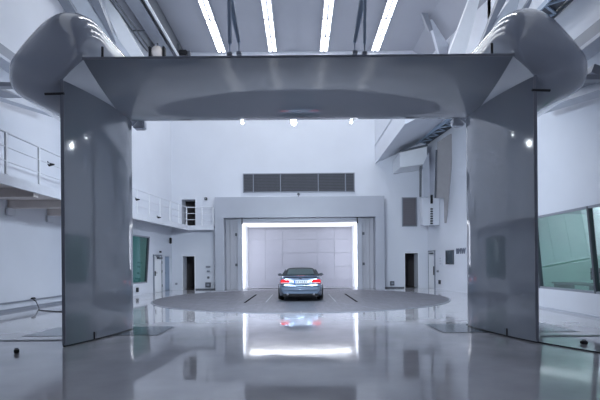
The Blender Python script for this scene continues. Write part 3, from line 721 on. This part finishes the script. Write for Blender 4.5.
def tray(y0, y1, xf, z, label):
    t = empty('cable_tray', (0, 0, 0), label=label, cat='cable tray', group='cable trays along the right wall')
    W = 0.62
    for u in (0, W):
        bm = BM(); bar(bm, (xf(y0)-u, y0, z), (xf(y1)-u, y1, z), 0.05, 0.16); link('side_rail', bm, 'steeld' if u == 0 else 'blue', t)
    n = int((y1-y0)/0.42)
    for k in range(n):
        ya = y0+(y1-y0)*k/n; yb = y0+(y1-y0)*(k+1)/n
        bm = BM(); bar(bm, (xf(ya)-0.02, ya, z-0.03), (xf(yb)-W+0.02, yb, z-0.03), 0.07, 0.04) if k % 2 == 0 else bar(bm, (xf(ya)-W+0.02, ya, z-0.03), (xf(yb)-0.02, yb, z-0.03), 0.07, 0.04)
        link('rung', bm, 'blue', t)
    bm = BM(); bar(bm, (xf(y0)-W/2, y0, z+0.05), (xf(y1)-W/2, y1, z+0.05), W-0.1, 0.02); link('tray_bed', bm, 'steeld', t)
    return t
tray(18.4, 26.2, lambda y: xw(y)-0.15, 8.62, 'blue lattice cable tray along the toed-in wall beside the duct')
tray(8.0, 17.9, lambda y: 7.75, 8.95, 'blue lattice cable tray high on the side wall above the slanted window')
bm = BM(); p = P(420.6, 166, 24.4); q = P(420.4, 197, 24.4); tube(bm, [p, q], 0.06); tag(link('drain_pipe', bm, 'steeld'), 'thin dark upright pipe below the white chute', 'pipe')
def shadepanel(pts, D, th, m, label):  # panels added to draw reflections and shadow by their colour
    t = bm = BM(); A = [bm.verts.new(P(x, y, D)) for x, y in pts]; B = [bm.verts.new(P(x, y, D)+Vector((0.02, th, 0))) for x, y in pts]
    n = len(pts)
    for k in range(n): bm.faces.new((A[k], A[(k+1) % n], B[(k+1) % n], B[k]))
    bm.faces.new(A[::-1]); bm.faces.new(B); bmesh.ops.recalc_face_normals(bm, faces=bm.faces[:])
    return tag(link('shade_panel', bm, m), label, 'panel', 'panels painting light and shade beside the vent tower')
shadepanel([(422.8, 165), (429, 152), (430, 197), (423.5, 197)], 24.4, 0.08, 'steelw', 'pale blue grey panel painting light and shade next to the thin dark pipe')
hp = shadepanel([(437.5, 142), (450, 134), (455, 133), (452, 160), (449, 197), (446.5, 223), (444.5, 223), (444, 198), (436, 198)], 23.2, 0.1, 'hang', 'grey brown tapering patch of shade as a panel ending in a narrow tongue')
bm = BM(); bar(bm, P(436.3, 150, 23.1), P(435.2, 198, 23.1), 0.07, 0.07, up=Vector((0, 1, 0))); link('edge_strip', bm, 'steeld', hp)
# vent tower with dark comb slots
p0 = P(420, 226, 25.3); p1 = P(443.5, 197, 24.4)
t = empty('vent_tower', (0, 0, 0), label='white box with a column of dark slots beside the grille', cat='vent')
bm = BM(); box2(bm, (p0.x, 24.75, p0.z), (xw(24.9)+0.0, 25.35, p1.z+0.05), 0.02); link('vent_box', bm, 'wall', t)
for k in range(7):
    c = P(431.6, 209+k*2.4, 24.7); bm = BM(); box(bm, c, (0.13, 0.06, 0.075)); link('slot', bm, 'black', t)
c0 = P(431.6, 203.5, 24.7); c1 = P(431.6, 195, 24.7); bm = BM(); bar(bm, c0, c1, 0.11, 0.11, up=Vector((0, 1, 0))); link('sensor', bm, 'black', t)
c0 = P(431.6, 226, 24.7); bm = BM(); box(bm, c0, (0.3, 0.12, 0.06)); link('slot_sill', bm, 'steelg', t)

# ------------------------------------------------------------------ balcony
ZD = 3.80; ZR = 4.86
bal = empty('balcony', (0, 0, 0), label='white railed balcony walkway running along the side wall to the rear door', cat='balcony')
def xr(y): return -7.32 if y < YS else -7.32+TOE*(y-YS)
YE = 25.65
near_in = [(-7.3, 2.0), (-7.3, YS), (xr(YE)+0.02, YE), (-5.0, YE), (-5.0, YB-0.01), (-xw(YB)+0.02, YB-0.01), (-xw(YS)+0.02, YS), (-9.68, YS), (-9.68, 2.0)]
bm = BM(); prism(bm, near_in, 'z', ZD-0.06, ZD); link('deck', bm, 'balcony', bal)
bm = BM(); bar(bm, (-7.3, 2, ZD-0.15), (-7.3, YS+0.03, ZD-0.15), 0.06, 0.24); bar(bm, (-7.3, YS, ZD-0.15), (xr(YE), YE, ZD-0.15), 0.06, 0.24); bar(bm, (xr(YE), YE, ZD-0.15), (-5.0, YE, ZD-0.15), 0.06, 0.24)
link('fascia', bm, 'balcony', bal)
bm = BM(); prism(bm, [(-7.36, 2.0), (-7.36, YS), (-9.68, YS), (-9.68, 2.0)], 'z', ZD-0.10, ZD-0.06); link('soffit', bm, 'beige', bal)
for y in (5.5, 7.8, 10.1, 12.4, 14.7, 17.0):
    bm = BM(); box2(bm, (-9.68, y-0.12, ZD-0.36), (-7.42, y+0.12, ZD-0.10), 0.01); link('cross_beam', bm, 'beige', bal)
    bm = BM(); box2(bm, (-9.68, y-0.2, ZD-0.6), (-9.6, y+0.2, ZD-0.36)); link('wall_bracket', bm, 'balcony', bal)
post = None
def put_post(x, y):
    global post
    if post is None:
        bm = BM(); box2(bm, (-0.025, -0.03, 0), (0.025, 0.03, ZR-ZD)); box2(bm, (-0.04, -0.05, 0), (0.04, 0.05, 0.02)); post = o = link('post', bm, 'white', bal)
    else: o = post.copy(); C.objects.link(o)
    o.location = (x, y, ZD)
ys = [2.6+1.4*k for k in range(12)]
for y in ys: put_post(-7.33, y)
for k in range(7): y = YS+0.1+k*1.2; put_post(xr(y)-0.02, min(y, YE-0.05))
for x in (-5.7, -5.04): put_post(x, YE+0.03)
for j, dz in enumerate((0.0, -0.36, -0.72)):
    z = ZR+dz; r = 0.03 if j == 0 else 0.017
    bm = BM(); tube(bm, [(-7.33, 2, z), (-7.33, YS, z), (xr(YE)-0.02, YE+0.02, z), (-5.04, YE+0.02, z)], r, 8); link('rail', bm, 'balcony', bal)
# lamps fixed to the rail posts
for k, (px, py, D, lb) in enumerate(((51, 164.5, 12.95, 'small black lamp clipped to the balcony railing nearest the camera'), (137.5, 199.5, 19.35, 'small dark lamp on the balcony railing just past the side flap'), (159, 217.5, 21.6, 'small dark lamp at the foot of the balcony railing'))):
    p = P(px, py, D); t = empty('railing_lamp', p, label=lb, cat='lamp', group='small lamps on the balcony railing')
    bm = BM(); tube(bm, [(-0.06, 0, 0), (0.1, 0, 0)], 0.06, 10, r2=0.02); link('lamp_head', bm, 'black', t)
    bm = BM(); tube(bm, [(-0.05, 0, 0), (-0.09, 0, 0.0), (-0.09, 0.0, 0.1)], 0.015); link('clip', bm, 'steeld', t)

# ------------------------------------------------------------------ floor oddments
t = empty('floor_block', P(16.5, 350.5, 7.6), label='small dark block lying on the floor before the channel, balcony side', cat='block')
t.location.z = 0
bm = BM(); box(bm, (0, 0, 0.035), (0.07, 0.06, 0.07), bev=0.010); link('block_body', bm, 'black', t)
bm = BM(); tube(bm, [(-0.03, 0, 0.07), (-0.03, 0, 0.085), (0.03, 0, 0.085), (0.03, 0, 0.07)], 0.008); link('lug', bm, 'steeld', t)
t = empty('floor_block', P(584, 344, 8.0), label='small dark block lying on the floor before the channel, window side', cat='block')
t.location.z = 0
bm = BM(); box(bm, (0, 0, 0.03), (0.1, 0.09, 0.06), bev=0.012); link('block_body', bm, 'black', t)
bm = BM(); tube(bm, [(-0.03, 0, 0.06), (-0.03, 0, 0.075), (0.03, 0, 0.075), (0.03, 0, 0.06)], 0.008); link('lug', bm, 'steeld', t)
# cable running out from the right flap
bm = BM(); tube(bm, [(4.0, 10.6, 0.012), (4.14, 9.6, 0.012), (4.25, 8.6, 0.012), (4.46, 8.05, 0.012), (4.68, 7.6, 0.012), (4.92, 7.1, 0.012), (5.3, 6.5, 0.012), (5.8, 5.9, 0.012)], 0.012, 6)
tag(link('floor_cable', bm, 'black'), 'black cable on the floor running from the foot of the window side flap', 'cable')
# cable with plug at the left wall
pts = [Vector((-9.62, 15.85, 0.33)), Vector((-9.5, 15.8, 0.25)), Vector((-9.4, 15.75, 0.10)), Vector((-9.2, 15.5, 0.012)), Vector((-8.9, 15.0, 0.012)), Vector((-8.3, 14.6, 0.012)), Vector((-7.6, 14.3, 0.012)), Vector((-6.6, 14.2, 0.012))]
t = empty('wall_cable', (0, 0, 0), label='thin black cable drooping from a plug on the near wall to floor', cat='cable')
bm = BM(); tube(bm, crom([tuple(p) for p in pts], 3)[:-3], 0.018, 6); link('cord', bm, 'black', t)
bm = BM(); box(bm, (-9.62, 15.85, 0.34), (0.1, 0.18, 0.08), bev=0.02); link('plug', bm, 'black', t)

# ------------------------------------------------------------------ the car
car = empty('convertible_car', (0.02, 17.35, 0.021), label='blue grey metallic convertible with black soft top parked on the turntable', cat='car')
CL = 4.58
def lerp(a, b, t): return a+(b-a)*t
def interp(tab, x):
    for (x0, y0), (x1, y1) in zip(tab, tab[1:]):
        if x <= x1:
            f = (x-x0)/(x1-x0) if x1 > x0 else 0; f = min(max(f, 0), 1); f = f*f*(3-2*f)*0.5+f*0.5; return y0+(y1-y0)*f
    return tab[-1][1]
Wt = [(0, 0.71), (0.12, 0.79), (0.4, 0.865), (1.2, 0.89), (3.4, 0.885), (4.1, 0.85), (4.4, 0.76), (4.58, 0.62)]      # half width
Dk = [(0, 0.98), (0.2, 1.005), (0.9, 1.0), (1.6, 0.97), (3.0, 0.95), (3.4, 0.93), (4.1, 0.82), (4.4, 0.72), (4.58, 0.62)]   # deck height
WHY = (0.98, 3.74); WR = 0.335
def sill(y):
    z = 0.20 if 0.25 < y < 4.3 else 0.30
    for wy in WHY:
        d = abs(y-wy)
        if d < 0.40: z = max(z, WR+math.sqrt(0.40**2-d*d)*0.96-0.02)
    return z
def yrear(z): return 0.0+(0.03 if z > 0.62 else 0.0)+max(0, z-0.62)*0.22+max(0, 0.34-z)*0.5
def prof_car(y):
    w_, d_, s_ = interp(Wt, y), interp(Dk, y), sill(y)
    top = d_
    sh = d_-0.07
    m1 = lerp(s_, sh, 0.5)
    return [(0, s_), (w_*0.80, s_), (w_*0.955, s_+0.005), (w_*0.995, lerp(s_, sh, 0.22)), (w_, m1), (w_*0.985, lerp(s_, sh, 0.78)), (w_*0.95, sh), (w_*0.88, top-0.015), (w_*0.6, top), (0, top+0.012)]
ysn = [0, 0.04, 0.12, 0.25, 0.40, 0.5, 0.58, 0.62, 0.70, 0.82, 0.98, 1.14, 1.26, 1.34, 1.385, 1.5, 1.9, 2.4, 2.9, 3.2, 3.33, 3.37, 3.46, 3.58, 3.74, 3.9, 4.02, 4.1, 4.15, 4.3, 4.42, 4.52, 4.58]
bm = BM(); rings = []
for y in ysn:
    h = prof_car(y); full = h+[(-x, z) for x, z in h[-2:0:-1]]
    f = max(0, 1-y/0.5)
    rings.append([bm.verts.new((x, y+yrear(z)*f, z)) for x, z in full])
n = len(rings[0])
for a, b in zip(rings, rings[1:]):
    for k in range(n): bm.faces.new((a[k], a[(k+1) % n], b[(k+1) % n], b[k]))
# rear cap: rows across
def cap(ring, dy):
    prev = ring; cz = 0.63
    for sc_ in (0.93, 0.6, 0.25):
        new = [bm.verts.new((v.co.x*sc_, v.co.y+dy*(1-sc_)*0.15-(0.0), cz+(v.co.z-cz)*sc_)) for v in ring]
        for k in range(n): bm.faces.new((prev[k], prev[(k+1) % n], new[(k+1) % n], new[k]))
        prev = new
    bm.faces.new(prev)
cap(rings[0], -0.25); cap(rings[-1], 0.4)
bmesh.ops.recalc_face_normals(bm, faces=bm.faces[:])
link('body', bm, 'carpaint', car, smooth=True)
# underbody / diffuser
bm = BM(); box2(bm, (-0.70, 0.06, 0.19), (0.70, 4.3, 0.34)); link('underbody', bm, 'black', car)
bm = BM(); box(bm, (0, 0.03, 0.25), (1.0, 0.12, 0.08), bev=0.03); link('diffuser', bm, 'black', car)
# bumper band
bm = BM(); box(bm, (0, 0.02, 0.46), (1.46, 0.14, 0.15), bev=0.06); o = link('bumper', bm, 'carpaint', car, smooth=True)
bm = BM(); box(bm, (0, -0.02, 0.598), (1.46, 0.05, 0.016)); link('bumper_gap', bm, 'black', car)
# boot lid with spoiler lip
bm = BM(); box(bm, (0, 0.08, 0.995), (1.3, 0.22, 0.03), bev=0.012); link('boot_lip', bm, 'carpaint', car)
bm = BM(); box(bm, (0, 0.015, 1.0), (0.36, 0.03, 0.026)); link('brake_lamp', bm, 'red', car)
# tail lights
for s in (-1, 1):
    bm = BM(); prism(bm, [(s*0.46, 0.745), (s*0.78, 0.70), (s*0.80, 0.83), (s*0.72, 0.875), (s*0.44, 0.85)], 'y', -0.035, 0.15)
    bmesh.ops.bevel(bm, geom=bm.edges[:], offset=0.015, segments=2, affect='EDGES'); tl = link('tail_light', bm, 'red', car)
    bm = BM(); box(bm, (s*0.62, -0.04, 0.735), (0.30, 0.012, 0.03), bev=0.004); link('clear_strip', bm, 'clear', tl)
    bm = BM(); tube(bm, [(s*0.52, -0.05, 0.29), (s*0.52, 0.2, 0.29)], 0.042, 16); link('exhaust', bm, 'chrome', car)
    # mirrors
    bm = BM(); tube(bm, [(s*0.78, 2.75, 0.93), (s*0.86, 2.72, 0.97)], 0.025); box(bm, (s*0.935, 2.70, 1.0), (0.19, 0.14, 0.12), bev=0.04); mr = link('mirror', bm, 'cloth', car)
    bm = BM(); box(bm, (s*0.935, 2.625, 1.0), (0.145, 0.01, 0.08)); link('mirror_glass', bm, 'chrome', mr)
    # doors outline and handle
    bm = BM(); box2(bm, (s*0.86, 1.55, 0.735), (s*0.905, 1.75, 0.765), 0.008); link('door_handle', bm, 'chrome', car)
bm = BM(); box(bm, (0, -0.035, 0.775), (0.54, 0.05, 0.125), bev=0.006); np_ = link('number_plate', bm, 'platew', car)
bm = BM(); box(bm, (-0.235, -0.063, 0.775), (0.05, 0.006, 0.11)); link('blue_band', bm, 'plateb', np_)
for k in range(6):
    bm = BM(); box(bm, (-0.15+0.07*k+(0.02 if k > 1 else 0), -0.062, 0.775), (0.035, 0.004, 0.07)); link('plate_mark', bm, 'text', np_)
bm = BM(); lathe(bm, [(0.001, -0.055), (0.035, -0.055), (0.04, -0.03)], 'y', 20, (0, 0.05, 0.90)); link('badge', bm, 'chrome', car)
# soft top and glass: loft of rounded trapezoids
def cabin(bm, secs):
    rg = []
    for y, hw, z0, z1, hw0 in secs:
        pts_ = [(hw0, z0), (lerp(hw0, hw, 0.5)+0.015, lerp(z0, z1, 0.5)), (hw, z1-0.10), (hw*0.93, z1-0.04), (hw*0.8, z1-0.01), (hw*0.4, z1+0.005), (0, z1+0.01)]
        full = pts_+[(-x, z) for x, z in pts_[-2::-1]]
        rg.append([bm.verts.new((x, y, z)) for x, z in full])
    m_ = len(rg[0])
    for a, b in zip(rg, rg[1:]):
        for k in range(m_-1): bm.faces.new((a[k], a[k+1], b[k+1], b[k]))
        bm.faces.new((a[m_-1], a[0], b[0], b[m_-1]))
    bm.faces.new(rg[0]); bm.faces.new(rg[-1]); bmesh.ops.recalc_face_normals(bm, faces=bm.faces[:])
bm = BM(); cabin(bm, [(0.62, 0.60, 0.96, 1.03, 0.76), (0.85, 0.62, 0.95, 1.12, 0.78), (1.1, 0.63, 0.95, 1.205, 0.79), (1.4, 0.62, 0.95, 1.275, 0.79), (1.8, 0.61, 0.95, 1.31, 0.79), (2.3, 0.60, 0.95, 1.315, 0.79), (2.62, 0.58, 0.95, 1.29, 0.79)])
link('soft_top', bm, 'cloth', car, smooth=True)
bm = BM(); cabin(bm, [(2.6, 0.565, 0.95, 1.27, 0.77), (2.8, 0.57, 0.95, 1.25, 0.77), (3.1, 0.58, 0.94, 1.10, 0.76), (3.35, 0.60, 0.93, 0.99, 0.74)])
link('windscreen', bm, 'carglass', car, smooth=True)
bm = BM()
v = [bm.verts.new(p) for p in ((-0.56, 0.655, 1.04), (0.56, 0.655, 1.04), (0.49, 1.19, 1.245), (-0.49, 1.19, 1.245))]
bm.faces.new(v)
r = bmesh.ops.extrude_face_region(bm, geom=bm.faces[:]); 
for g in r['geom']:
    if isinstance(g, bmesh.types.BMVert): g.co += Vector((0, -0.012, 0.022))
bmesh.ops.recalc_face_normals(bm, faces=bm.faces[:])
rw = link('rear_window', bm, 'carglass', car)
for s in (-1, 1):
    bm = BM(); v = [bm.verts.new(p) for p in ((s*0.805, 1.35, 0.99), (s*0.80, 3.0, 0.98), (s*0.64, 2.5, 1.25), (s*0.655, 1.6, 1.26))]
    bm.faces.new(v); rr = bmesh.ops.extrude_face_region(bm, geom=bm.faces[:])
    for g in rr['geom']:
        if isinstance(g, bmesh.types.BMVert): g.co += Vector((-s*0.02, 0, -0.01))
    bmesh.ops.recalc_face_normals(bm, faces=bm.faces[:]); link('side_window', bm, 'carglass', car)
# wheels
wheel_me = None
for y in WHY:
    for s in (-1, 1):
        bm = BM(); lathe(bm, [(0.20, -0.11), (0.30, -0.12), (0.328, -0.095), (WR, 0), (0.328, 0.095), (0.30, 0.12), (0.20, 0.11)], 'x', 32, (s*0.80, y, WR)); wh = link('wheel', bm, 'tyre', car, smooth=True)
        bm = BM(); lathe(bm, [(0.21, 0.115), (0.225, 0.118), (0.20, 0.09), (0.06, 0.07)], 'x', 24)
        for v in bm.verts: v.co = Vector((s*(0.80+v.co.x), y+v.co.y, WR+v.co.z))
        link('rim', bm, 'alloy', wh)
        bm = BM()
        for k in range(10):
            a = 2*PI*k/10; bar(bm, (s*0.90, y+0.03*math.cos(a), WR+0.03*math.sin(a)), (s*0.90, y+0.205*math.cos(a), WR+0.205*math.sin(a)), 0.03, 0.02, up=Vector((1, 0, 0)))
        link('spokes', bm, 'alloy', wh)
# dark wheel housings inside the arches
for y in WHY:
    bm = BM(); box2(bm, (-0.62, y-0.36, 0.3), (0.62, y+0.36, 0.68)); link('wheel_housing', bm, 'black', car)
bpy.context.view_layer.update()
